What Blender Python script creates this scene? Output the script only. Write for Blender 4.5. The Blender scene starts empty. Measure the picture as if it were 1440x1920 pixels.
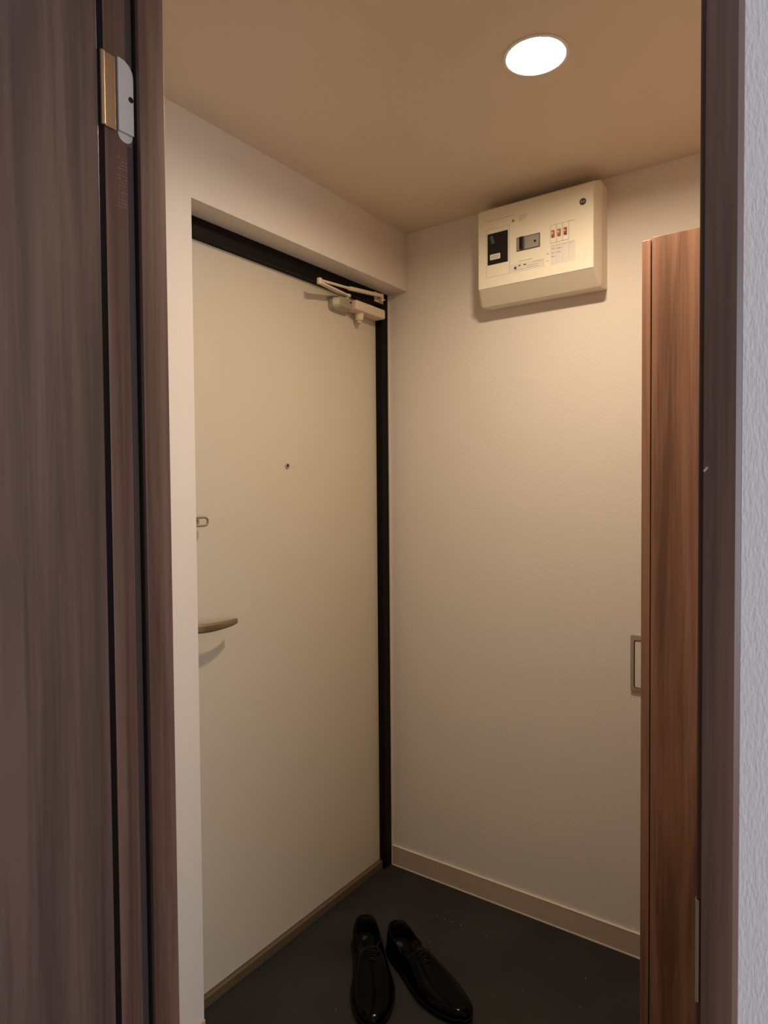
import bpy, bmesh, math, random
from mathutils import Vector, Matrix
random.seed(7)
sc = bpy.context.scene
COL = sc.collection
PI = math.pi

# ------------------------------------------------------------------ camera
PITCH, ROLL, YAW = -0.0287, -0.0079, 0.6170
F = Vector((-math.sin(YAW)*math.cos(PITCH), math.cos(YAW)*math.cos(PITCH), math.sin(PITCH)))
R = Vector((math.cos(YAW), math.sin(YAW), 0)); U = R.cross(F)
R2 = R*math.cos(ROLL)+U*math.sin(ROLL); U2 = U*math.cos(ROLL)-R*math.sin(ROLL)
cd = bpy.data.cameras.new('camera'); cam = bpy.data.objects.new('camera', cd); COL.objects.link(cam)
cam.matrix_world = Matrix(((R2.x, U2.x, -F.x, 1.3016), (R2.y, U2.y, -F.y, -1.9832), (R2.z, U2.z, -F.z, 1.36), (0, 0, 0, 1)))
cd.sensor_fit = 'VERTICAL'; cd.sensor_height = 36; cd.lens = 36*1254/1920; cd.clip_start = 0.01
sc.camera = cam

# ------------------------------------------------------------------ world, daylight, exposure
LAMP = 400.0
DAY = 48.0
w = bpy.data.worlds.new('world'); sc.world = w; w.use_nodes = True
w.node_tree.nodes['Background'].inputs[0].default_value = (0.55, 0.7, 1.0, 1)
w.node_tree.nodes['Background'].inputs[1].default_value = 0.6
ld = bpy.data.lights.new('added_window_daylight', 'AREA'); ld.shape = 'RECTANGLE'; ld.size = 1.4; ld.size_y = 1.3  # area lamp in front of the added window, giving its daylight
ld.energy = DAY; ld.color = (0.79, 0.86, 1.0)
lo = bpy.data.objects.new('added_window_daylight', ld); COL.objects.link(lo)
lo.location = (3.06, -2.75, 1.45); lo.rotation_euler = (PI/2, 0, PI/2)
sc.view_settings.view_transform = 'Standard'; sc.view_settings.look = 'None'
sc.view_settings.exposure = 0.0; sc.view_settings.gamma = 1.0; sc.view_settings.use_curve_mapping = False
sc.cycles.use_denoising = True
sc.cycles.max_bounces = 10; sc.cycles.diffuse_bounces = 6

# ------------------------------------------------------------------ materials
def lin(r, g, b):
    f = lambda c: (c/255/12.92) if c/255 <= 0.04045 else ((c/255+0.055)/1.055)**2.4
    return (f(r), f(g), f(b), 1)
def mat(name, col, rough=0.5, metal=0.0, bump=0, bscale=(100, 100, 100), bdist=0.001, var=0.0, vscale=8, emit=None, spec=0.5, coat=0, detail=3):
    m = bpy.data.materials.new(name); m.use_nodes = True; nt = m.node_tree; N = nt.nodes; L = nt.links
    b = N['Principled BSDF']; b.inputs['Base Color'].default_value = col
    b.inputs['Roughness'].default_value = rough; b.inputs['Metallic'].default_value = metal
    b.inputs['Specular IOR Level'].default_value = spec; b.inputs['Coat Weight'].default_value = coat
    tc = N.new('ShaderNodeTexCoord')
    if var:
        n = N.new('ShaderNodeTexNoise'); n.inputs['Scale'].default_value = vscale; n.inputs['Detail'].default_value = 4
        L.new(tc.outputs['Object'], n.inputs['Vector'])
        r = N.new('ShaderNodeValToRGB'); e = r.color_ramp.elements
        e[0].position = 0.3; e[1].position = 0.7
        e[0].color = tuple(c*(1-var) for c in col[:3])+(1,); e[1].color = tuple(min(1, c*(1+var)) for c in col[:3])+(1,)
        L.new(n.outputs['Fac'], r.inputs[0]); L.new(r.outputs[0], b.inputs['Base Color'])
    if bump:
        mp = N.new('ShaderNodeMapping'); mp.inputs['Scale'].default_value = bscale
        L.new(tc.outputs['Object'], mp.inputs[0])
        n = N.new('ShaderNodeTexNoise'); n.inputs['Scale'].default_value = 1; n.inputs['Detail'].default_value = detail
        L.new(mp.outputs[0], n.inputs['Vector'])
        bp = N.new('ShaderNodeBump'); bp.inputs['Strength'].default_value = bump; bp.inputs['Distance'].default_value = bdist
        L.new(n.outputs['Fac'], bp.inputs['Height']); L.new(bp.outputs[0], b.inputs['Normal'])
    if emit:
        b.inputs['Emission Color'].default_value = emit[0]; b.inputs['Emission Strength'].default_value = emit[1]
    return m
def wood(name, dark, mid, light, rough=0.42, sx=26):
    m = bpy.data.materials.new(name); m.use_nodes = True; nt = m.node_tree; N = nt.nodes; L = nt.links
    b = N['Principled BSDF']; b.inputs['Roughness'].default_value = rough
    tc = N.new('ShaderNodeTexCoord')
    def noise(scale, det, dist=0.0):
        mp = N.new('ShaderNodeMapping'); mp.inputs['Scale'].default_value = scale
        L.new(tc.outputs['Object'], mp.inputs[0])
        n = N.new('ShaderNodeTexNoise'); n.inputs['Scale'].default_value = 1; n.inputs['Detail'].default_value = det
        n.inputs['Distortion'].default_value = dist
        L.new(mp.outputs[0], n.inputs['Vector']); return n
    a = noise((sx, sx, 0.9), 5, 0.8); c = noise((sx*9, sx*9, 5), 3)
    mx = N.new('ShaderNodeMath'); mx.operation = 'MULTIPLY_ADD'; mx.inputs[1].default_value = 0.3
    L.new(c.outputs['Fac'], mx.inputs[0]); L.new(a.outputs['Fac'], mx.inputs[2])
    r = N.new('ShaderNodeValToRGB'); e = r.color_ramp.elements
    e[0].position = 0.48; e[0].color = dark; e[1].position = 0.82; e[1].color = light
    k = e.new(0.64); k.color = mid
    L.new(mx.outputs[0], r.inputs[0]); L.new(r.outputs[0], b.inputs['Base Color'])
    bp = N.new('ShaderNodeBump'); bp.inputs['Strength'].default_value = 0.15; bp.inputs['Distance'].default_value = 0.0006
    L.new(c.outputs['Fac'], bp.inputs['Height']); L.new(bp.outputs[0], b.inputs['Normal'])
    return m
M = {}
M['paper'] = mat('wallpaper', lin(226, 218, 208), 0.75, bump=0.55, bscale=(230, 230, 120), bdist=0.0012, spec=0.25)
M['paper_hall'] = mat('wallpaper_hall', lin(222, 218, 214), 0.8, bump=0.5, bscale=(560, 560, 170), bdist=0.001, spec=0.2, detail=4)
M['paper_room'] = mat('wallpaper_room_darkened', lin(150, 140, 128), 0.8, bump=0.4, bscale=(300, 300, 150), bdist=0.001)  # unseen room walls, darkened to curb daylight bounce into the entrance
M['ceil'] = mat('ceiling_paper', lin(222, 208, 190), 0.85, bump=0.3, bscale=(200, 200, 200), bdist=0.001, spec=0.2)
M['door'] = mat('door_steel_cream', lin(206, 196, 177), 0.42, bump=0.12, bscale=(300, 300, 300), bdist=0.0004, spec=0.4)
M['black'] = mat('frame_black', lin(15, 12, 11), 0.55, spec=0.15)
M['sill'] = mat('sill_metal', lin(112, 95, 74), 0.5, metal=0.3)
M['base'] = mat('baseboard_vinyl', lin(190, 172, 152), 0.6)
M['caulk'] = mat('caulk', lin(225, 212, 195), 0.6)
M['wood'] = wood('walnut_jamb', lin(70, 50, 43), lin(90, 66, 56), lin(110, 83, 71))
M['wood_leaf'] = wood('walnut_leaf', lin(66, 51, 46), lin(82, 64, 58), lin(98, 78, 71), sx=24)
M['wood_cab'] = wood('walnut_cabinet', lin(112, 80, 63), lin(142, 104, 83), lin(166, 125, 101), rough=0.36, sx=20)
M['dark'] = mat('dark_gasket_gap', lin(20, 15, 14), 0.8, spec=0.1)  # seal rubber; also paints the shade in the door gap
M['steel'] = mat('brushed_steel', lin(160, 148, 128), 0.35, metal=0.6, bump=0.1, bscale=(40, 900, 900), bdist=0.0003)
M['bronze'] = mat('satin_nickel', lin(138, 119, 94), 0.38, metal=0.5)
M['brass'] = mat('hinge_brass', lin(160, 132, 102), 0.42, metal=0.7)
M['plate'] = mat('hinge_plate', lin(186, 182, 176), 0.5, metal=0.25)
M['cream'] = mat('closer_enamel', lin(224, 208, 180), 0.45)
M['closer_dk'] = mat('closer_cast', lin(170, 160, 138), 0.5, metal=0.2, var=0.12, vscale=60)
M['board'] = mat('board_plastic', lin(236, 228, 207), 0.45)
M['board2'] = mat('board_cover', lin(236, 227, 208), 0.5)
M['blackp'] = mat('black_plastic', lin(18, 16, 16), 0.35)
M['grey'] = mat('grey_plastic', lin(150, 145, 135), 0.5)
M['blue'] = mat('lever_bluegrey', lin(62, 78, 88), 0.4)
M['white'] = mat('white_label', lin(222, 216, 205), 0.6)
M['orange'] = mat('orange_toggle', lin(190, 100, 40), 0.5)
M['red'] = mat('red_toggle', lin(175, 50, 40), 0.5)
M['ink'] = mat('ink_dark', lin(60, 54, 50), 0.7)
M['ink2'] = mat('ink_faint', lin(168, 154, 132), 0.7)
M['ink3'] = mat('label_print', lin(122, 100, 90), 0.7)
M['floor'] = mat('slate_vinyl', lin(44, 43, 42), 0.62, bump=0.25, bscale=(60, 60, 60), bdist=0.001, var=0.28, vscale=5, spec=0.25)
M['wfloor'] = wood('hall_flooring', lin(110, 80, 55), lin(130, 95, 66), lin(150, 112, 80))
M['leather'] = mat('black_patent', lin(3, 2, 2), 0.15, spec=0.10, bump=0.1, bscale=(60, 60, 60), bdist=0.0008)
M['lining'] = mat('shoe_lining', lin(12, 10, 8), 0.6, spec=0.2)
M['solem'] = mat('shoe_sole', lin(6, 5, 5), 0.6, spec=0.15)
M['lace'] = mat('shoe_lace', lin(8, 7, 7), 0.5, spec=0.2)
M['lamp'] = mat('lamp_diffuser', (1, 1, 1, 1), 0.5, emit=((1.0, 0.805, 0.59, 1), LAMP))
M['trimw'] = mat('lamp_trim', lin(235, 230, 222), 0.5)
M['rim'] = mat('plate_rim', lin(168, 150, 134), 0.45, metal=0.25)
M['jamb_band'] = mat('brown_band', lin(58, 48, 44), 0.6)
M['speck'] = mat('crumb', lin(180, 172, 160), 0.8)
M['pane'] = mat('window_frosted', lin(225, 235, 245), 0.3)
M['alu'] = mat('window_alu', lin(170, 172, 175), 0.4, metal=0.7)

# ------------------------------------------------------------------ mesh helpers
def box(bm, x0, x1, y0, y1, z0, z1):
    v = [bm.verts.new((x, y, z)) for x in (x0, x1) for y in (y0, y1) for z in (z0, z1)]
    for f in ((0, 1, 3, 2), (4, 6, 7, 5), (0, 4, 5, 1), (2, 3, 7, 6), (0, 2, 6, 4), (1, 5, 7, 3)):
        bm.faces.new([v[i] for i in f])
def mkbox(*a):
    bm = bmesh.new()
    for b in (a if isinstance(a[0], (tuple, list)) else [a]): box(bm, *b)
    return bm
def disc(bm, c, axis, r, h, n=28, r2=None):
    """cylinder/cone from c along axis (unit-ish vector) for h"""
    r2 = r if r2 is None else r2
    ax = Vector(axis).normalized(); t = ax.orthogonal().normalized(); s = ax.cross(t); c = Vector(c)
    A = [bm.verts.new(c+(t*math.cos(2*PI*i/n)+s*math.sin(2*PI*i/n))*r) for i in range(n)]
    B = [bm.verts.new(c+ax*h+(t*math.cos(2*PI*i/n)+s*math.sin(2*PI*i/n))*r2) for i in range(n)]
    for i in range(n): bm.faces.new([A[i], A[(i+1) % n], B[(i+1) % n], B[i]])
    bm.faces.new(A[::-1]); bm.faces.new(B)
def lathe(bm, c, axis, prof, n=36):
    ax = Vector(axis).normalized(); t = ax.orthogonal().normalized(); s = ax.cross(t); c = Vector(c)
    rings = []
    for r, h in prof:
        rings.append([bm.verts.new(c+ax*h+(t*math.cos(2*PI*i/n)+s*math.sin(2*PI*i/n))*max(r, 1e-5)) for i in range(n)])
    for a, b in zip(rings, rings[1:]):
        for i in range(n): bm.faces.new([a[i], a[(i+1) % n], b[(i+1) % n], b[i]])
    bm.faces.new(rings[0][::-1]); bm.faces.new(rings[-1])
def tube(bm, pts, r, n=10, closed=False):
    pts = [Vector(p) for p in pts]; rings = []; m = len(pts)
    up = Vector((1, 0, 0))
    for i, p in enumerate(pts):
        a = pts[(i-1) % m] if (closed or i > 0) else p; b = pts[(i+1) % m] if (closed or i < m-1) else p
        d = (b-a).normalized()
        t = (up-d*up.dot(d))
        if t.length < 1e-3: t = d.orthogonal()
        t.normalize(); s = d.cross(t)
        rr = r[i] if isinstance(r, (list, tuple)) else r
        rings.append([bm.verts.new(p+(t*math.cos(2*PI*k/n)+s*math.sin(2*PI*k/n))*rr) for k in range(n)])
    prs = list(zip(rings, rings[1:]))
    if closed: prs.append((rings[-1], rings[0]))
    for a, b in prs:
        for k in range(n): bm.faces.new([a[k], a[(k+1) % n], b[(k+1) % n], b[k]])
    if not closed: bm.faces.new(rings[0][::-1]); bm.faces.new(rings[-1])
def sweep(bm, pts, wz, wn):
    """flat bar swept along pts in the xy plane; wz = list of (below, above); wn = thickness list"""
    pts = [Vector(p) for p in pts]; rings = []
    for i, p in enumerate(pts):
        a = pts[max(i-1, 0)]; b = pts[min(i+1, len(pts)-1)]
        d = (b-a); d.z = 0; d.normalize(); n = Vector((-d.y, d.x, 0)); lo, hi = wz[i]; t = wn[i]/2
        rings.append([bm.verts.new(p+n*sx+Vector((0, 0, z))) for sx, z in ((-t, lo*0.6), (-t*0.5, lo), (t*0.5, lo), (t, lo*0.6), (t, hi*0.6), (t*0.5, hi), (-t*0.5, hi), (-t, hi*0.6))])
    for a, b in zip(rings, rings[1:]):
        for k in range(8): bm.faces.new([a[k], a[(k+1) % 8], b[(k+1) % 8], b[k]])
    bm.faces.new(rings[0][::-1]); bm.faces.new(rings[-1])
def rrect(x0, x1, z0, z1, r, n=5):
    out = []
    for cx, cz, a0 in ((x1-r, z1-r, 0), (x0+r, z1-r, 90), (x0+r, z0+r, 180), (x1-r, z0+r, 270)):
        for k in range(n+1):
            a = math.radians(a0+90*k/n); out.append((cx+r*math.cos(a), cz+r*math.sin(a)))
    return out
def loft(bm, rings):
    vs = [[bm.verts.new(p) for p in r] for r in rings]; n = len(vs[0])
    for a, b in zip(vs, vs[1:]):
        for k in range(n): bm.faces.new([a[k], a[(k+1) % n], b[(k+1) % n], b[k]])
    bm.faces.new(vs[0][::-1]); bm.faces.new(vs[-1])
def bevel(o, wd=0.002, seg=2):
    b = o.modifiers.new('bevel', 'BEVEL'); b.width = wd; b.segments = seg; b.limit_method = 'ANGLE'; return o
def smooth(o, ang=40):
    for p in o.data.polygons: p.use_smooth = True
    bm = bmesh.new(); bm.from_mesh(o.data)
    for e in bm.edges:
        if len(e.link_faces) == 2 and e.calc_face_angle(0) > math.radians(ang): e.smooth = False
    bm.to_mesh(o.data); bm.free(); return o
ROOT = {}
def obj(name, bm, m, parent=None, label=None, bev=0, sm=False, origin=None):
    """links bm (built in world coordinates) as one mesh object; children are stored relative to their thing's origin"""
    bmesh.ops.recalc_face_normals(bm, faces=bm.faces)
    me = bpy.data.meshes.new(name)
    if parent is not None: org = ROOT[parent.name]
    else:
        if origin is None:
            vs = [v.co for v in bm.verts]
            origin = ((min(v.x for v in vs)+max(v.x for v in vs))/2, (min(v.y for v in vs)+max(v.y for v in vs))/2, min(v.z for v in vs))
        org = Vector(origin)
    bmesh.ops.translate(bm, verts=bm.verts, vec=-org)
    bm.to_mesh(me); bm.free()
    mm = M[m] if isinstance(m, str) else m
    me.materials.append(mm)
    o = bpy.data.objects.new(name, me); COL.objects.link(o)
    if parent is not None: o.parent = parent
    else: o.location = org
    ROOT[o.name] = org
    if label: o['label'] = label
    if bev: bevel(o, bev)
    if sm: smooth(o)
    return o
def empty(name, loc):
    o = bpy.data.objects.new(name, None); COL.objects.link(o); o.location = loc; o.empty_display_size = 0.1
    ROOT[o.name] = Vector(loc); return o
def tag(o, label=None, cat=None, group=None, kind=None):
    if label: o['label'] = label
    if cat: o['category'] = cat
    if group: o['group'] = group
    if kind: o['kind'] = kind
    return o
def struct(name, bm, m, label, cat, bev=0):
    return tag(obj(name, bm, m, bev=bev), label, cat, kind='structure')

# ------------------------------------------------------------------ room shell
HC, HL, HB = 2.266, 2.066, 0.0695
YA = -0.931           # left end of the entry door recess
XR = -0.079           # face of the black frame
XJ, XT = 0.534, 1.206 # inner faces of the door stops of the brown frame
Y0, Y1 = -1.497, -1.405
struct('floor', mkbox(-0.25, 1.45, -1.40, 0.12, -0.05, 0.0), 'floor', 'dark slate-grey vinyl floor of the entrance with pale scuffs', 'floor')
struct('floor_hall', mkbox(-1.3, 3.2, -4.75, -1.40, -0.05, 0.004), 'wfloor', 'brown board floor of the room before the doorway', 'floor')
LX, LY = 0.745, -0.640
def ceiling_mesh(x0, x1, y0, y1, z0, z1, cx, cy, rad, n=48):
    bm = bmesh.new(); ang = [2*PI*i/n for i in range(n)]
    ang += [math.atan2(y-cy, x-cx) % (2*PI) for x in (x0, x1) for y in (y0, y1)]; ang = sorted(ang)
    def outer(a):
        c, s = math.cos(a), math.sin(a)
        t = min(((x1-cx)/c if c > 1e-9 else (x0-cx)/c if c < -1e-9 else 1e9), ((y1-cy)/s if s > 1e-9 else (y0-cy)/s if s < -1e-9 else 1e9))
        return cx+c*t, cy+s*t
    I = [[bm.verts.new((cx+rad*math.cos(a), cy+rad*math.sin(a), z)) for a in ang] for z in (z0, z1)]
    O = [[bm.verts.new((*outer(a), z)) for a in ang] for z in (z0, z1)]
    m = len(ang)
    for i in range(m):
        j = (i+1) % m
        bm.faces.new([I[0][i], I[0][j], O[0][j], O[0][i]]); bm.faces.new([I[1][i], O[1][i], O[1][j], I[1][j]])
        bm.faces.new([I[0][i], I[1][i], I[1][j], I[0][j]]); bm.faces.new([O[0][i], O[0][j], O[1][j], O[1][i]])
    return bm
struct('ceiling', ceiling_mesh(-0.25, 1.45, -1.41, 0.12, HC, HC+0.06, LX, LY, 0.0615), 'ceil', 'beige papered ceiling of the entrance around the downlight', 'ceiling')
struct('ceiling_hall', mkbox(-1.3, 3.2, -4.75, -1.41, 2.42, 2.5), 'paper_hall', 'white papered ceiling of the room before the doorway', 'ceiling')
struct('wall_left', mkbox((-0.25, 0, -1.41, -0.997, 0, HC), (XR-0.0005, 0, -0.997, YA, 0, HC), (-0.25, 0, YA, -0.0005, HL, HC), (-0.25, XR-0.0005, -0.997, YA, HL, HC)),
       'paper', 'off-white papered wall around the cream entrance door', 'wall')
struct('wall_back', mkbox(-0.25, 1.45, 0.0, 0.12, 0, HC), 'paper', 'off-white papered wall carrying the breaker panel', 'wall')
struct('wall_right', mkbox(1.335, 1.45, -1.41, -0.0005, 0, HC), 'paper', 'off-white papered wall behind the tall brown cabinet', 'wall')
struct('wall_front', mkbox((-1.3, XJ-0.045, Y0+0.006, Y1-0.005, 0, 2.5), (1.2385, 3.2, Y0+0.006, Y1-0.005, 0, 2.5), (XJ-0.045, 1.2385, Y0+0.006, Y1-0.005, 2.06, 2.5)),
       'paper_hall', 'pale grey textured wall to the right of the brown doorway', 'wall')
struct('wall_room_left', mkbox(-1.3, -1.2, -4.7, Y0+0.006, 0.004, 2.42), 'paper_room', 'darkened grey-beige side wall of the room before the doorway, left', 'wall')
struct('wall_room_back', mkbox(-1.3, 3.2, -4.75, -4.65, 0.004, 2.42), 'paper_room', 'darkened grey-beige wall of the room, behind the viewer', 'wall')
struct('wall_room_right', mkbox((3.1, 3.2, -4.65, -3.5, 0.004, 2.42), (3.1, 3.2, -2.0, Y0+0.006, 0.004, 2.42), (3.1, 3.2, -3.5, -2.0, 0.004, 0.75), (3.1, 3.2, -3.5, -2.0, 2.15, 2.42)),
       'paper_room', 'darkened grey-beige wall with the added frosted window, to the right of the viewer', 'wall')
wn = tag(empty('added_window_1', (3.16, -2.75, 0.75)), 'unseen frosted window added to the right of the viewer for daylight', 'window', kind='structure')  # out of view, added to supply the cool daylight
WX0, WX1 = 3.14, 3.18
obj('window_frame', mkbox((WX0, WX1, -3.5, -2.0, 0.75, 0.80), (WX0, WX1, -3.5, -2.0, 2.10, 2.15), (WX0, WX1, -3.5, -3.45, 0.80, 2.10), (WX0, WX1, -2.05, -2.0, 0.80, 2.10), (WX0, WX1, -2.77, -2.73, 0.80, 2.10)), 'alu', wn)
obj('window_pane', mkbox((3.157, 3.163, -3.45, -2.77, 0.80, 2.10)), 'pane', wn)
obj('window_pane', mkbox((3.157, 3.163, -2.73, -2.05, 0.80, 2.10)), 'pane', wn)
# baseboards
def basebd(name, x0, x1, y0, y1, label):
    b = struct(name, mkbox(x0, x1, y0, y1, 0.0005, HB), 'base', label, 'baseboard', 0.0015); return b
basebd('baseboard_back', XR+0.004, 1.3, -0.006, -0.0003, 'low beige vinyl baseboard under the breaker wall')
struct('trim_1', mkbox((XR+0.004, 0.916, -0.0085, -0.0062, 0.0004, 0.004)), 'caulk', 'thin pale caulk line between the breaker wall baseboard and floor', 'trim')
struct('trim_2', mkbox((XR+0.004, 0.916, -0.0068, -0.0003, HB+0.0002, HB+0.003)), 'caulk', 'thin pale cap line along the top of the baseboard on the breaker wall', 'trim')
basebd('baseboard_left', 0.0003, 0.006, -1.40, YA-0.0005, 'short beige baseboard at the foot of the narrow wall left of the entrance door')
struct('trim_3', mkbox((XR+0.0005, XR+0.0045, -0.0075, -0.0003, 0.0005, HL-0.0005)), 'caulk', 'pale vertical caulk line between black door frame and breaker wall', 'trim')

# ------------------------------------------------------------------ entrance door
d1 = tag(empty('door_1', (-0.1, -0.5, 0)), 'cream steel entrance door in a black frame, closed', 'door', kind='structure')
XD = -0.103
obj('door_leaf', mkbox(XD-0.04, XD, -0.950, -0.0455, 0.030, 2.0185), 'door', d1, 'flat cream steel door leaf', bev=0.002)
fb = mkbox((-0.146, XR, -0.996, -0.0008, 2.019, HL-0.0006), (-0.146, XR, -0.9965, -0.951, 0.0005, 2.019), (-0.146, XR, -0.0450, -0.0008, 0.0005, 2.019))
obj('door_frame', fb, 'black', d1, 'black steel door frame', bev=0.001)
obj('door_sill', mkbox(-0.146, -0.0905, -0.950, -0.0455, 0.0005, 0.0290), 'sill', d1, 'dull metal sill strip', bev=0.002)
# lever handle
bm = bmesh.new()
pts = [(-0.052, -0.897, 1.022), (-0.046, -0.885, 1.022), (-0.043, -0.865, 1.0215), (-0.042, -0.84, 1.021), (-0.043, -0.81, 1.0205), (-0.049, -0.78, 1.0195), (-0.061, -0.753, 1.0175)]
sweep(bm, pts, [(-0.011, 0.011), (-0.012, 0.010), (-0.0125, 0.009), (-0.012, 0.009), (-0.0105, 0.009), (-0.0085, 0.0085), (-0.006, 0.008)], [0.018, 0.018, 0.017, 0.015, 0.012, 0.010, 0.008])
h = obj('lever_handle', bm, 'bronze', d1, 'satin metal lever handle', sm=True)
bm = bmesh.new(); disc(bm, (XD, -0.893, 1.024), (1, 0, 0), 0.026, 0.009); obj('rosette', bm, 'bronze', h, bev=0.002)
bm = bmesh.new(); disc(bm, (XD+0.009, -0.895, 1.022), (1, 0, 0), 0.010, 0.043); obj('lever_neck', bm, 'bronze', h, sm=True)
# thumb turn
bm = bmesh.new(); disc(bm, (XD, -0.897, 1.108), (1, 0, 0), 0.023, 0.006)
t = obj('thumb_turn', bm, 'bronze', d1, 'dark oval thumb turn of the lock', bev=0.001)
bm = bmesh.new(); loft(bm, [[(XD+0.006+dx, -0.889+(y*(1-dx*6)), 1.107+z) for y, z in rrect(-0.012, 0.012, -0.017, 0.017, 0.011)] for dx in (0, 0.012, 0.016)])
obj('turn_knob', bm, 'ink', t, sm=True)
# door guard loop
bm = bmesh.new(); P = []
y1, zc, hr = -0.846, 1.2895, 0.0105
P += [(-0.072, -0.925, zc+hr), (-0.072, -0.90, zc+hr)]
for k in range(9):
    a = PI/2-PI*k/8; P.append((-0.072, y1+hr*math.cos(a), zc+hr*math.sin(a)))
P += [(-0.072, -0.90, zc-hr), (-0.072, -0.925, zc-hr)]
tube(bm, P, 0.0029, 8)
g = obj('door_guard', bm, 'steel', d1, 'chrome loop of the door guard', sm=True)
obj('guard_base', mkbox(XD, -0.069, -0.929, -0.921, zc-0.016, zc+0.016), 'steel', g, bev=0.002)
bm = bmesh.new(); loft(bm, [[(x, y, z) for y, z in rrect(-0.928, -0.8615, zc-0.0065, zc+0.0065, 0.005)] for x in (XD, -0.0745)]); obj('guard_plate', bm, 'steel', g, 'dull metal catch inside the loop')
# peephole
bm = bmesh.new(); lathe(bm, (XD, -0.506, 1.444), (1, 0, 0), [(0.0085, 0), (0.0085, 0.003), (0.0055, 0.004), (0.0050, 0.0015)], 24)
ph = obj('peephole', bm, 'plate', d1, 'small round metal-rimmed peephole', sm=True)
bm = bmesh.new(); disc(bm, (XD, -0.506, 1.444), (1, 0, 0), 0.0048, 0.0028); obj('peephole_lens', bm, 'blackp', ph)
# door closer
bm = mkbox(XD, -0.053, -0.221, -0.0545, 1.9655, 1.9985)
cl = obj('door_closer', bm, 'cream', d1, 'cream door closer body in the upper right corner of the door', bev=0.006)
bm = bmesh.new()
loft(bm, [[(XD, -0.262+y, 1.978+z) for y, z in rrect(-0.046, 0.046, -0.026, 0.021, 0.014)], [(-0.085, -0.262+y, 1.978+z) for y, z in rrect(-0.043, 0.043, -0.022, 0.020, 0.014)], [(-0.070, -0.256+y, 1.980+z) for y, z in rrect(-0.030, 0.034, -0.014, 0.018, 0.010)]])
obj('closer_housing', bm, 'closer_dk', cl, 'greyish cast end of the closer', bev=0.0015)
bm = bmesh.new()
for y, z in ((-0.232, 1.987), (-0.268, 1.971), (-0.290, 1.976)): disc(bm, (-0.082 if y < -0.25 else -0.0715, y, z), (1, 0, 0), 0.0032, 0.0045, 10)
obj('closer_screw', bm, 'ink', cl)
bm = bmesh.new(); disc(bm, (-0.079, -0.172, 1.942), (0, 0, 1), 0.013, 0.024, 20, 0.016); disc(bm, (-0.079, -0.172, 1.934), (0, 0, 1), 0.007, 0.009, 16)
obj('closer_cap', bm, 'cream', cl, sm=True)
bm = bmesh.new(); disc(bm, (-0.076, -0.243, 1.993), (0, 0, 1), 0.0085, 0.018, 20); obj('closer_spindle', bm, 'closer_dk', cl, sm=True)
def bar(bm, a, b, w0, w1, th):
    a = Vector(a); b = Vector(b); d = (b-a); dn = d.normalized(); s = dn.cross(Vector((0, 0, 1))).normalized(); u = s.cross(dn)
    loft(bm, [[p+s*sx*wd+u*sz*th for sx, sz in ((-.5, -.5), (.5, -.5), (.5, .5), (-.5, .5))] for p, wd in ((a, w0), (b, w1))])
EL = Vector((-0.030, -0.433, 1.997))
bm = bmesh.new(); bar(bm, (-0.076, -0.243, 2.008), EL+Vector((0, 0, -0.002)), 0.020, 0.014, 0.006); disc(bm, (-0.076, -0.243, 2.0035), (0, 0, 1), 0.014, 0.008, 20)
obj('closer_arm', bm, 'cream', cl, bev=0.001)
MD = Vector((-0.048, -0.262, 2.022)); FT = Vector((-0.062, -0.070, 2.0455))
bm = bmesh.new(); tube(bm, [EL+Vector((0, 0, 0.006)), MD], 0.0042, 10); bar(bm, MD-(FT-MD)*0.03, FT, 0.012, 0.012, 0.011); disc(bm, EL-Vector((0, 0, 0.006)), (0, 0, 1), 0.0080, 0.017, 18)
obj('closer_forearm', bm, 'cream', cl, bev=0.0008)
bm = mkbox((XR, -0.056, -0.074, -0.050, 2.0330, 2.0360), (XR, XR+0.004, -0.088, -0.036, 2.026, 2.060)); disc(bm, (-0.064, -0.062, 2.028), (0, 0, 1), 0.007, 0.026, 14)
obj('closer_foot', bm, 'cream', cl, bev=0.001)

# ------------------------------------------------------------------ brown doorway frame
# left jamb: rebate face at XJ-0.012, stop face at XJ
tj = struct('trim_4', mkbox((XJ-0.045, XJ-0.012, -1.4860, Y1, 0.0045, 2.035), (XJ-0.012, XJ, -1.4435, Y1, 0.0045, 2.035)), 'wood', 'dark walnut left jamb of the doorway with door stop and hinge', 'trim')
bevel(tj, 0.0007)
obj('seal', mkbox(XJ-0.0119, XJ-0.0060, -1.4462, -1.4437, 0.0055, 2.02), 'dark', tj, 'dark rubber door seal')
for z0_, z1_ in ((0.0055, 0.236), (0.345, 1.8125), (1.9195, 2.02)): obj('brown_band', mkbox(XJ-0.0119, XJ-0.0114, -1.4545, -1.4463, z0_, z1_), 'jamb_band', tj)  # flat dark brown band on the jamb next to the seal
SJ = XJ-0.012
# faint print on the jamb under the hinge
lb = mkbox(SJ, SJ+0.0002, -1.4815, -1.4585, 1.722, 1.792)
bm = bmesh.new(); random.seed(3)
for k in range(15):
    z = 1.794-k*0.0044; y = -1.4700+(0.003*random.random() if k not in (0, 14) else 0)
    while y < -1.4560:
        L_ = random.uniform(0.0012, 0.004); (rd_ := random.random()) < 0.75 and box(bm, SJ, SJ+0.0003, y, min(y+L_, -1.4550), z-0.0006-0.0010*rd_, z); y += L_+0.0010
        if k in (4, 9) and random.random() < 0.35: break
lb.free(); tag(obj('printed_label', bm, 'ink3', tj, 'faint illegible lines of small print'), kind='stuff')
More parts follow.
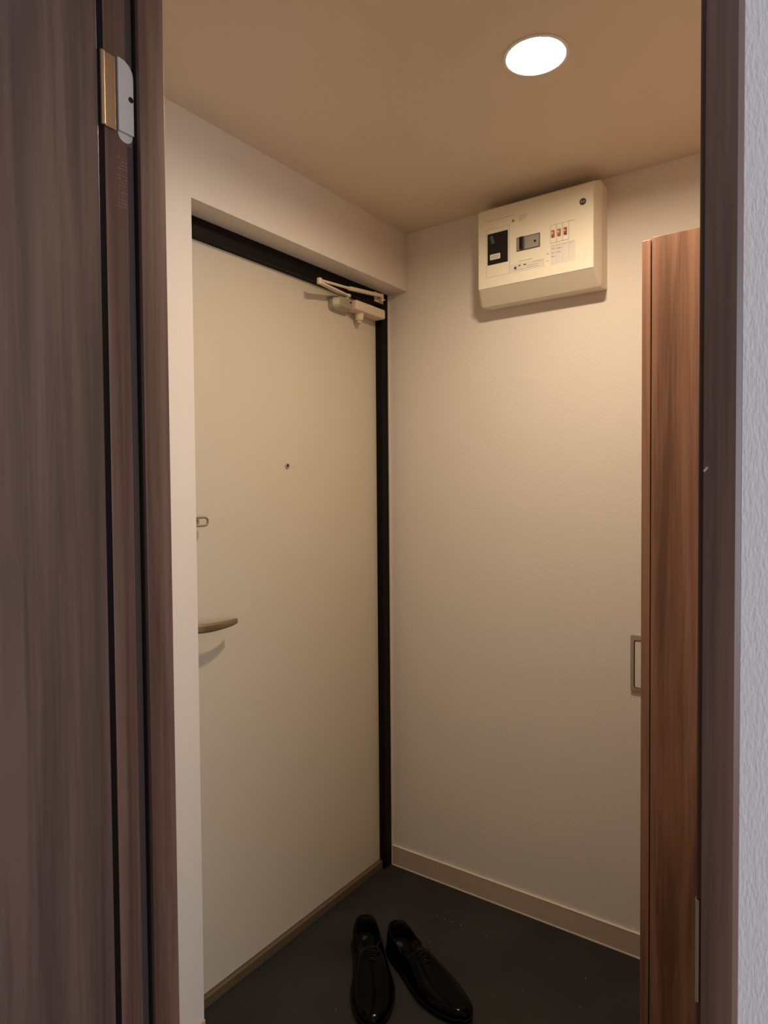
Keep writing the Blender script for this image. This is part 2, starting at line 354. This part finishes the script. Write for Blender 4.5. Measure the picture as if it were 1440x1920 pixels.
# right jamb
bm = bmesh.new()
loft(bm, [[(x, y, z) for x, y in ((1.2170, Y0+0.0006), (1.2176, Y0), (1.2365, Y0), (1.2394, Y0+0.0022), (1.2394, Y1), (1.2140, Y1), (1.2140, -1.4945), (1.2170, -1.4945))] for z in (0.0045, 2.035)])
tr = struct('trim_5', bm, 'wood', 'dark walnut right jamb of the doorway beside the pale wall', 'trim')
sp = mkbox(1.2132, 1.2141, -1.4940, -1.4700, 1.010, 1.081)
for v in [(1.2134, 1.2160, -1.4962, -1.4945, 1.010, 1.081)]: box(sp, *v)
obj('strike_plate', sp, 'bronze', tr, 'bright metal strike plate', bev=0.0005)
sfm = mkbox(1.2182, 1.2196, Y0-0.0003, Y0+0.0005, 1.372, 1.3755); bmesh.ops.rotate(sfm, verts=sfm.verts, cent=(1.219, Y0, 1.374), matrix=Matrix.Rotation(0.7, 3, 'Y'))
obj('scuff', sfm, 'ink2', tr, 'small pale chip')
struct('trim_6', mkbox((XJ-0.045, 1.2395, Y0, Y1, 2.0355, 2.062), ), 'wood', 'dark walnut head of the doorway frame', 'trim')

# open brown door
d2 = tag(empty('door_2', (SJ, -1.495, 0.004)), 'dark walnut grained door standing open at the left edge of the view', 'door', kind='structure')
obj('door_leaf', mkbox(0.4885, 0.5245, -2.27, -1.4960, 0.012, 2.015), 'wood_leaf', d2, 'walnut grained door leaf', bev=0.001)
# hinge: plate on the jamb with rounded ends, brass knuckle leaf across the gap
def hinge(zb):
    bm = bmesh.new()
    loft(bm, [[(SJ+dx, y, z) for y, z in rrect(-1.4675, -1.4466, zb-0.011, zb+0.090, 0.0100, 6)] for dx in (-0.0005, 0.0006)])
    hg = obj('hinge', bm, 'plate', d2, 'pale grey jamb plate of the hinge')
    bm = bmesh.new()
    pr = [(-1.4682, zb), (-1.4466, zb), (-1.4466, zb+0.074), (-1.4480, zb+0.081), (-1.4520, zb+0.087), (-1.4590, zb+0.0915), (-1.4682, zb+0.0925)]
    loft(bm, [[(SJ+dx, y, z) for y, z in pr] for dx in (0.0006, 0.0045)])
    cv = obj('hinge_cover', bm, 'plate', hg, bev=0.0006)
    bm = bmesh.new(); disc(bm, (SJ+0.0046, -1.4510, zb+0.045), (1, 0, 0), 0.0036, 0.0005, 18); obj('hinge_screw', bm, 'blackp', hg)
    bm = bmesh.new(); box(bm, SJ-0.001, SJ+0.0035, -1.4870, -1.4720, zb-0.002, zb+0.090)
    disc(bm, (SJ+0.0025, -1.4893, zb-0.002), (0, 0, 1), 0.0030, 0.092, 20); pass
    obj('hinge_knuckle', bm, 'brass', hg, 'warm brass-toned hinge knuckle', bev=0.0008)
hinge(1.8265); hinge(0.25)
obj('gap_shade_strip', mkbox(0.4885, SJ-0.0006, -1.4957, -1.4862, 0.012, 2.015), 'dark', d2, 'black strip standing in for the shade in the gap beside the leaf')  # black fill in place of the shade between leaf and jamb

# ------------------------------------------------------------------ shoe cabinet
XC, YC, ZC = 0.9155, -0.469, 1.8985
cb = tag(empty('shoe_cabinet', (1.12, -0.235, 0)), 'tall narrow walnut cabinet standing against the right wall under the lamp', 'cabinet')
obj('body', mkbox((XC+0.0205, 1.333, YC, YC+0.018, 0.0005, ZC+0.0030), (XC+0.0205, 1.333, -0.0275, -0.0095, 0.0005, ZC+0.003), (XC+0.0205, 1.333, YC+0.018, -0.0275, ZC-0.017, ZC+0.003),
    (1.325, 1.333, YC+0.018, -0.0275, 0.0005, ZC-0.017), (XC+0.0205, 1.325, YC+0.018, -0.0275, 0.04, 0.058)), 'wood_cab', cb, bev=0.0008)
obj('shelf', mkbox(XC+0.03, 1.324, YC+0.0185, -0.028, 0.95, 0.968), 'wood_cab', cb)
for z0, z1 in ((0.045, ZC-0.0005),):
    obj('door', mkbox(XC, XC+0.0180, YC+0.0002, -0.0097, z0, z1), 'wood_cab', cb, bev=0.0008)
obj('plinth', mkbox(XC+0.003, XC+0.0195, YC+0.0002, -0.0097, 0.0005, 0.042), 'wood_cab', cb)

# ------------------------------------------------------------------ wall plate partly behind the cabinet
wp = tag(empty('wall_plate', (0.825, 0, 0.86)), 'rectangular metal-rimmed plate on the wall, half hidden behind the brown cabinet', 'wall plate')
bm = bmesh.new(); o1 = rrect(0.7685, 0.884, 0.7795, 0.944, 0.003); i1 = rrect(0.778, 0.874, 0.791, 0.9305, 0.006)
A = [[bm.verts.new((x, y, z)) for x, z in ring] for ring, y in ((o1, -0.0005), (o1, -0.0055), (i1, -0.0065), (i1, -0.0005))]
for a, b in zip(A, A[1:]):
    for k in range(len(a)): bm.faces.new([a[k], a[(k+1) % len(a)], b[(k+1) % len(a)], b[k]])
obj('rim', bm, 'rim', wp, 'brushed metal rim')
bm = bmesh.new(); loft(bm, [[(x, y, z) for x, z in rrect(0.7805, 0.872, 0.7935, 0.9285, 0.005)] for y in (-0.0015, -0.004)])
obj('inset', bm, 'white', wp, 'pale inset panel')
obj('gap', mkbox(0.7775, 0.875, -0.0014, -0.0003, 0.7905, 0.931), 'dark', wp)

# ------------------------------------------------------------------ distribution board
bx0, bx1, bz0, bz1, YF = 0.333, 0.690, 1.987, 2.2215, -0.100
bd = tag(empty('breaker_panel', (0.51, 0, 1.945)), 'cream household breaker panel mounted high on the wall below the ceiling', 'breaker panel')
bm = bmesh.new()
loft(bm, [[(x, y, z) for x, z in rrect(a, b, c, d, r)] for a, b, c, d, r, y in ((0.319, 0.6985, 1.945, 2.243, 0.008, -0.0005), (0.318, 0.6995, 1.944, 2.244, 0.009, -0.056), (0.3285, 0.6925, 1.978, 2.230, 0.007, -0.090), (0.3320, 0.6905, 1.9865, 2.2235, 0.004, -0.0985))])
obj('casing', bm, 'board2', bd, sm=False)
bm = bmesh.new(); loft(bm, [[(x, y, z) for x, z in rrect(bx0, bx1, bz0+0.0002, bz1, 0.003)] for y in (-0.0986, YF)])
obj('front_cover', bm, 'board', bd)
def plate(name, x0, x1, z0, z1, m, par, y=YF, th=0.0012, label=None, bev=0):
    return obj(name, mkbox(x0, x1, y-th, y-0.0001, z0, z1), m, par, label, bev)
def lines(name, segs, m, par, wd=0.0007, th=0.0003, label=None, y=YF):
    bm = bmesh.new()
    for x0, z0, x1, z1 in segs:
        if abs(x1-x0) > abs(z1-z0): box(bm, x0, x1, y-th, y-0.00005, z0-wd/2, z0+wd/2)
        else: box(bm, x0-wd/2, x0+wd/2, y-th, y-0.00005, min(z0, z1), max(z0, z1))
    return obj(name, bm, m, par, label)
def scribble(name, rows, m, par, th=0.0003, y=YF, seed=1):
    bm = bmesh.new(); rd = random.Random(seed)
    for x0, x1, z, hgt in rows:
        x = x0
        while x < x1:
            L_ = rd.uniform(0.6, 1.3)*hgt; box(bm, x, min(x+L_, x1), y-th, y-0.00005, z-hgt/2, z+hgt/2); x += L_+0.45*hgt
    return tag(obj(name, bm, m, par, 'rows of tiny illegible print'), kind='stuff')
# main breaker window
mb = plate('main_breaker', 0.3645, 0.4315, 2.0555, 2.1495, 'blackp', bd, label='black main breaker window')
bm = mkbox(0.3785, 0.3885, YF-0.010, YF-0.0012, 2.113, 2.139); bmesh.ops.rotate(bm, verts=bm.verts, cent=(0.383, YF, 2.126), matrix=Matrix.Rotation(-0.32, 3, 'Y'))
obj('toggle', bm, 'blue', mb, 'blue-grey breaker toggle', bev=0.001)
bm = bmesh.new(); loft(bm, [[(x, y, z) for x, z in rrect(0.373, 0.407, 2.0695, 2.086, 0.002)] for y in (YF-0.0013, YF-0.0018)]); obj('nameplate', bm, 'white', mb, 'white name plate')
scribble('small_print', [(0.377, 0.403, 2.080, 0.0016), (0.377, 0.400, 2.0755, 0.0016)], 'grey', mb, 0.0022, seed=4)
# residual current breaker
rc = plate('leakage_breaker', 0.4600, 0.5335, 2.0775, 2.1180, 'ink', bd, label='dark-rimmed grey leakage breaker')
plate('face', 0.4622, 0.5313, 2.0797, 2.1158, 'grey', rc, th=0.0018)
obj('toggle', mkbox(0.4715, 0.4855, YF-0.009, YF-0.0018, 2.0815, 2.1165), 'blackp', rc, 'black toggle', bev=0.001)
bm = bmesh.new(); disc(bm, (0.5190, YF-0.0018, 2.0965), (0, -1, 0), 0.0032, 0.002, 16); obj('test_button', bm, 'blackp', rc)
scribble('small_print', [(0.4645, 0.4685, 2.110, 0.002), (0.4645, 0.4685, 2.090, 0.002), (0.490, 0.512, 2.0965, 0.003), (0.492, 0.512, 2.107, 0.0018), (0.492, 0.514, 2.085, 0.0018)], 'closer_dk', rc, 0.002, seed=5)
# three branch breakers
lines('breaker_outline', [(0.565, 2.1305, 0.638, 2.1305), (0.565, 2.0795, 0.620, 2.0795), (0.565, 2.0795, 0.565, 2.1305)], 'ink2', bd, 0.0007)
lines('breaker_divider', [(0.6015, 2.0795, 0.6015, 2.1305), (0.6200, 2.0795, 0.6200, 2.1305), (0.6200, 2.1305, 0.638, 2.1305), (0.5835, 2.0795, 0.5835, 2.1305), (0.565, 2.0792, 0.620, 2.0792)], 'ink', bd, 0.0007)
for k, (x, m) in enumerate(((0.5735, 'orange'), (0.5920, 'orange'), (0.6105, 'red'))):
    b = obj('branch_breaker', mkbox(x-0.0045, x+0.0045, YF-0.0015, YF-0.0001, 2.094, 2.1155), 'ink2', bd, 'small branch breaker')
    obj('toggle', mkbox(x-0.0038, x+0.0038, YF-0.007, YF-0.0015, 2.0965, 2.113), m, b, ('red toggle' if m == 'red' else 'orange toggle'), bev=0.0008)
    obj('nub', mkbox(x-0.002, x+0.002, YF-0.0076, YF-0.007, 2.103, 2.107), 'white', b)
lines('schedule_lines', [(0.5835, 2.022, 0.5835, 2.074), (0.6015, 2.022, 0.6015, 2.074), (0.6200, 2.022, 0.6200, 2.074), (0.565, 2.072, 0.638, 2.072)], 'ink2', bd, 0.0005, label='thin ruled lines of the circuit list')
plate('circuit_list', 0.5655, 0.6385, 2.016, 2.0745, 'white', bd, th=0.0002, label='pale circuit list')
scribble('list_print', [(0.568, 0.580, 2.0625, 0.0024), (0.568, 0.580, 2.0500, 0.0024), (0.568, 0.580, 2.0405, 0.0030), (0.586, 0.598, 2.0610, 0.0034), (0.586, 0.597, 2.0500, 0.0034), (0.568, 0.576, 2.0690, 0.0015), (0.586, 0.594, 2.0695, 0.0015), (0.604, 0.613, 2.0690, 0.0015), (0.622, 0.629, 2.0690, 0.0015), (0.553, 0.560, 2.051, 0.003), (0.555, 0.559, 2.031, 0.003)], 'grey', bd, seed=6)
# sticker below
plate('sticker', 0.440, 0.547, 2.0165, 2.0425, 'white', bd, th=0.00015, label='pale instruction sticker')
scribble('sticker_print', [(0.466, 0.510, 2.0475, 0.0022), (0.490, 0.530, 2.0300, 0.0018), (0.492, 0.528, 2.0240, 0.0018), (0.512, 0.540, 2.0375, 0.0018), (0.450, 0.486, 2.0240, 0.0016)], 'ink2', bd, seed=8)
bm = mkbox((0.4660, 0.4722, YF-0.0006, YF-0.0002, 2.0335, 2.0368), (0.4822, 0.4895, YF-0.0006, YF-0.0002, 2.0335, 2.0368)); disc(bm, (0.4555, YF-0.0001, 2.0305), (0, -1, 0), 0.0042, 0.0005, 14)
obj('sticker_mark', bm, 'ink', bd, 'dark arrows of the sticker')
scribble('heading_print', [(0.360, 0.452, 2.1890, 0.0009), (0.467, 0.490, 2.1830, 0.0016), (0.467, 0.494, 2.1780, 0.0016), (0.467, 0.490, 2.1730, 0.0016), (0.467, 0.486, 2.1690, 0.0014)], 'ink2', bd, seed=9)
bm = bmesh.new(); loft(bm, [[(0.4435, y, 2.1690), (0.4545, y, 2.1690), (0.4490, y, 2.1785)] for y in (YF-0.0001, YF-0.0004)]); obj('warning_triangle', bm, 'orange', bd, 'small orange warning triangle')
lines('cover_groove', [(0.360, 2.0185, 0.360, 2.163), (0.360, 2.163, 0.437, 2.163), (0.360, 2.0185, 0.437, 2.0185), (0.437, 2.0185, 0.437, 2.163), (0.437, 2.056, 0.437, 2.0185)], 'ink2', bd, 0.0006)
bm = bmesh.new(); disc(bm, (0.6605, YF-0.0001, 2.1750), (0, -1, 0), 0.0095, 0.0006, 28); lg = obj('maker_badge', bm, 'ink', bd, 'round dark maker badge')
bm = mkbox((0.6535, 0.6675, YF-0.0010, YF-0.0006, 2.1742, 2.1762), (0.6560, 0.6580, YF-0.0010, YF-0.0006, 2.1715, 2.1790), (0.6625, 0.6645, YF-0.0010, YF-0.0006, 2.1715, 2.1790)); obj('badge_mark', bm, 'grey', lg)

# ------------------------------------------------------------------ ceiling downlight
cl_ = tag(empty('ceiling_light', (LX, LY, HC)), 'round ceiling downlight, switched on, glowing warm white', 'ceiling light')
bm = bmesh.new(); n = 48; prof = [(0.0675, -0.0004), (0.0675, -0.0018), (0.0610, -0.0026), (0.0590, -0.0010), (0.0590, 0.045), (0.0605, 0.045), (0.0605, -0.0004)]
V = [[bm.verts.new((LX+r_*math.cos(2*PI*i/n), LY+r_*math.sin(2*PI*i/n), HC+z)) for i in range(n)] for r_, z in prof]
for a_, b_ in zip(V, V[1:]+V[:1]):
    for i in range(n): bm.faces.new([a_[i], a_[(i+1) % n], b_[(i+1) % n], b_[i]])
obj('housing', bm, 'trimw', cl_, 'white round housing', sm=True)
bm = bmesh.new(); lathe(bm, (LX, LY, HC+0.0125), (0, 0, -1), [(0.0565, 0), (0.055, 0.003), (0.040, 0.006), (0.02, 0.008), (0.0, 0.0085)], 40); obj('diffuser', bm, 'lamp', cl_, sm=True)

# ------------------------------------------------------------------ shoes
def interp(tab, s):
    for (a, x), (b, y) in zip(tab, tab[1:]):
        if s <= b:
            t = (s-a)/(b-a); t = t*t*(3-2*t) if False else t
            return x+(y-x)*t
    return tab[-1][1]
def smooth_tab(tab, s):
    # Catmull-like average for softer outlines
    return (interp(tab, max(0, s-0.02))+2*interp(tab, s)+interp(tab, min(1, s+0.02)))/4
W_ = [(0, 0.004), (0.006, 0.0125), (0.02, 0.0230), (0.05, 0.0335), (0.10, 0.0400), (0.2, 0.0420), (0.35, 0.0430), (0.5, 0.0500), (0.63, 0.0575), (0.74, 0.0560), (0.85, 0.0470), (0.93, 0.0345), (0.975, 0.0215), (0.994, 0.0095), (1, 0.002)]
H_ = [(0, 0.074), (0.03, 0.076), (0.12, 0.068), (0.25, 0.060), (0.36, 0.066), (0.44, 0.076), (0.52, 0.070), (0.62, 0.057), (0.75, 0.046), (0.88, 0.041), (0.96, 0.034), (1, 0.022)]
LS = 0.360
def make_shoe(label, side):
    r = empty('dress_shoe', (0, 0, 0)); tag(r, label, 'shoe', 'pair of black dress shoes on the entrance floor')
    def ctr(s): return side*(0.010*math.sin(PI*min(1, s*1.0))*1.0 - 0.006*s)
    N = 48
    # upper: arcs over the last, open between s = 0.03 .. 0.40
    bm = bmesh.new(); rows = []; K = 14
    for i in range(N+1):
        s = i/N; s = 0.003+0.994*(0.5-0.5*math.cos(PI*s)) if True else s
        w = max(0.002, smooth_tab(W_, s)); hh = smooth_tab(H_, s); zb = 0.014; c = ctr(s)
        op = 0.0
        if s < 0.40:
            op = 0.86*math.sqrt(max(0, 1-((s-0.20)/0.20)**2)) if s > 0.0 else 0
            if s < 0.20: op = 0.86 if s > 0.012 else 0.0
        row = []
        for k in range(2*K+2):
            sd = -1 if k <= K else 1
            q = (k/K) if k <= K else (2*K+1-k)/K      # 0 at sole, 1 at opening edge
            a = q*(PI/2)*(1-0.0)
            # profile: swells out, then leans in to the opening edge
            xx = w*(1.0+0.05*math.sin(PI*q))*(1-(1-min(1, op*0.95))*(q**2.2)) if op > 0 else w*math.cos(a)**0.75
            zz = zb+(hh-zb)*(math.sin(a)**0.9 if op == 0 else q**0.9)
            row.append(bm.verts.new((s*LS, c+sd*xx, zz)))
        rows.append((row, op))
    for (a, oa), (b, ob) in zip(rows, rows[1:]):
        for k in range(2*K+1):
            if k == K and ((oa > 0 and ob > 0) or (oa == 0) != (ob == 0) and a[0].co.x > 0.05): continue
            bm.faces.new([a[k], a[k+1], b[k+1], b[k]])
    bmesh.ops.remove_doubles(bm, verts=bm.verts, dist=0.00005)
    up = obj('upper', bm, 'leather', r, 'glossy black leather upper', sm=True)
    for p in up.data.polygons: p.use_smooth = True
    sm_ = up.modifiers.new('solidify', 'SOLIDIFY'); sm_.thickness = 0.0022; sm_.offset = -1
    def outline(off, s0=0.0, s1=1.0, n=40):
        L1 = []; L2 = []
        for i in range(n+1):
            s = s0+(s1-s0)*(0.5-0.5*math.cos(PI*i/n)); w = smooth_tab(W_, s)+off
            L1.append((s*LS+(off if s > 0.99 else (-off if s < 0.01 else 0)), ctr(s)-max(w, 0.001))); L2.append((s*LS+(off if s > 0.99 else (-off if s < 0.01 else 0)), ctr(s)+max(w, 0.001)))
        return L1+L2[::-1]
    bm = bmesh.new(); loft(bm, [[(x, y, z) for x, y in outline(o_)] for o_, z in ((0.0015, 0.0085 if True else 0), (0.0035, 0.010), (0.0035, 0.0150), (0.001, 0.0155))])
    sl = obj('sole', bm, 'solem', r, 'thin dark sole')
    bm = bmesh.new(); loft(bm, [[(x, y, z) for x, y in outline(0.001, 0.0, 0.27, 24)] for z in (0.0, 0.009)])
    loft(bm, [[(x, y, z) for x, y in outline(-0.003, 0.48, 0.95, 24)] for z in (0.0, 0.009)])
    obj('heel', bm, 'solem', sl)
    bm = bmesh.new(); loft(bm, [[(x, y, z) for x, y in outline(-0.0035, 0.015, 0.70, 30)] for z in (0.0158, 0.021)])
    ins = obj('insole', bm, 'lining', r, 'dark insole')
    bm = bmesh.new(); loft(bm, [[(x, y, z) for x, y in [(0.035+0.013*math.cos(a*PI/8), 0.008*math.sin(a*PI/8)) for a in range(16)]] for z in (0.0212, 0.0216)])
    obj('insole_print_gleam', bm, 'ink', ins, 'pale print on the insole, its gleam painted in')  # print made paler to carry the gleam on it
    bm = bmesh.new(); ring = []
    sv = [0.003, 0.006, 0.010, 0.016, 0.024, 0.035, 0.05, 0.075, 0.11, 0.16, 0.22, 0.30]
    path = [(x, -1) for x in sv[::-1]]+[(x, 1) for x in sv]
    for x, sg in path:
        wv = max(0.002, smooth_tab(W_, x)-0.0028); hh = smooth_tab(H_, x)-0.0008
        ring.append([bm.verts.new((x*LS+0.0022, ctr(x)+sg*wv*(1-0.13*q*q), 0.016+(hh-0.016)*q)) for q in (0, .33, .66, 1)])
    for a, b in zip(ring, ring[1:]):
        for k in range(3): bm.faces.new([a[k], a[k+1], b[k+1], b[k]])
    ln = obj('lining', bm, 'lining', r); smooth(ln); q = ln.modifiers.new('solidify', 'SOLIDIFY'); q.thickness = 0.0012
    # tongue
    bm = bmesh.new(); g = []
    for i in range(9):
        s = 0.335+0.20*i/8; z = smooth_tab(H_, max(s, 0.40))+0.004-(0.003 if i > 5 else 0)+(0.010 if i == 0 else 0.005 if i == 1 else 0); wd = 0.017-0.004*i/8
        g.append([bm.verts.new((s*LS, ctr(s)+t*wd, z-0.010*t*t)) for t in (-1, -.6, -.2, .2, .6, 1)])
    for a, b in zip(g, g[1:]):
        for k in range(5): bm.faces.new([a[k], a[k+1], b[k+1], b[k]])
    tg = obj('tongue', bm, 'leather', r); smooth(tg); q = tg.modifiers.new('solidify', 'SOLIDIFY'); q.thickness = 0.002
    # laces
    for i in range(4):
        s = 0.43+0.038*i; z = smooth_tab(H_, s)+0.0035; bm = bmesh.new()
        tube(bm, [(s*LS+0.002*t, ctr(s)+0.016*t, z-0.007*t*t) for t in (-1, -.6, -.2, .2, .6, 1)], 0.0016, 8); obj('lace', bm, 'lace', r, sm=True)
    bm = bmesh.new()
    for sg in (-1, 1):
        cc = Vector((0.465*LS, ctr(0.46)+sg*0.013, smooth_tab(H_, 0.46)+0.004))
        tube(bm, [cc+Vector((0.010*math.cos(a), sg*0.013*math.sin(a/1.0)*0.9, -0.004*abs(math.sin(a)))) for a in [2*PI*k/12 for k in range(12)]], 0.0013, 6, closed=True)
    obj('lace_bow', bm, 'lace', r, sm=True)
    return r
s1 = make_shoe('black leather dress shoe on the left, toe pointing down at the viewer', 1)
s1.location = (0.083, -0.387, 0.0005); s1.rotation_euler = (0, 0, math.radians(-48.5))
s2 = make_shoe('black leather dress shoe on the right, splayed away with toe toward the cabinet', -1)
s2.location = (0.173, -0.360, 0.0005); s2.rotation_euler = (0, 0, math.radians(-24.5))

# ------------------------------------------------------------------ crumbs and scuffs on the entrance floor
bm = bmesh.new(); rd = random.Random(5)
def crumb(x, y, a, b, ang):
    c, s = math.cos(ang), math.sin(ang)
    loft(bm, [[(x+(u*c-v*s), y+(u*s+v*c), z) for u, v in ((-a, -b*0.5), (0, -b), (a, 0), (0.2*a, b), (-a*0.7, b*0.6))] for z in (0.0002, 0.0012)])
CRUMBS = [(0.209, -0.167, 0.0016, 0.00096), (0.239, -0.169, 0.002, 0.0012), (0.266, -0.167, 0.0015, 0.0009), (0.297, -0.167, 0.0022, 0.00132), (0.312, -0.163, 0.001, 0.0006), (0.386, -0.167, 0.0012, 0.0007199999999999999), (-0.105, -0.37, 0.0032, 0.00192), (0.694, -0.172, 0.0022, 0.00132), (0.716, -0.283, 0.0014, 0.0008399999999999999), (0.567, -0.31, 0.001, 0.0006), (0.141, -0.007, 0.0022, 0.00132), (0.328, 0.001, 0.0016, 0.00096), (0.255, -0.288, 0.0012, 0.0007199999999999999), (0.193, -0.657, 0.001, 0.0006)]
for x, y, a, b in CRUMBS:
    crumb(x, y, a, b, rd.uniform(0, 3))
tag(obj('floor_crumbs', bm, 'speck'), 'tiny pale crumbs scattered on the dark entrance floor', 'crumbs', kind='stuff')
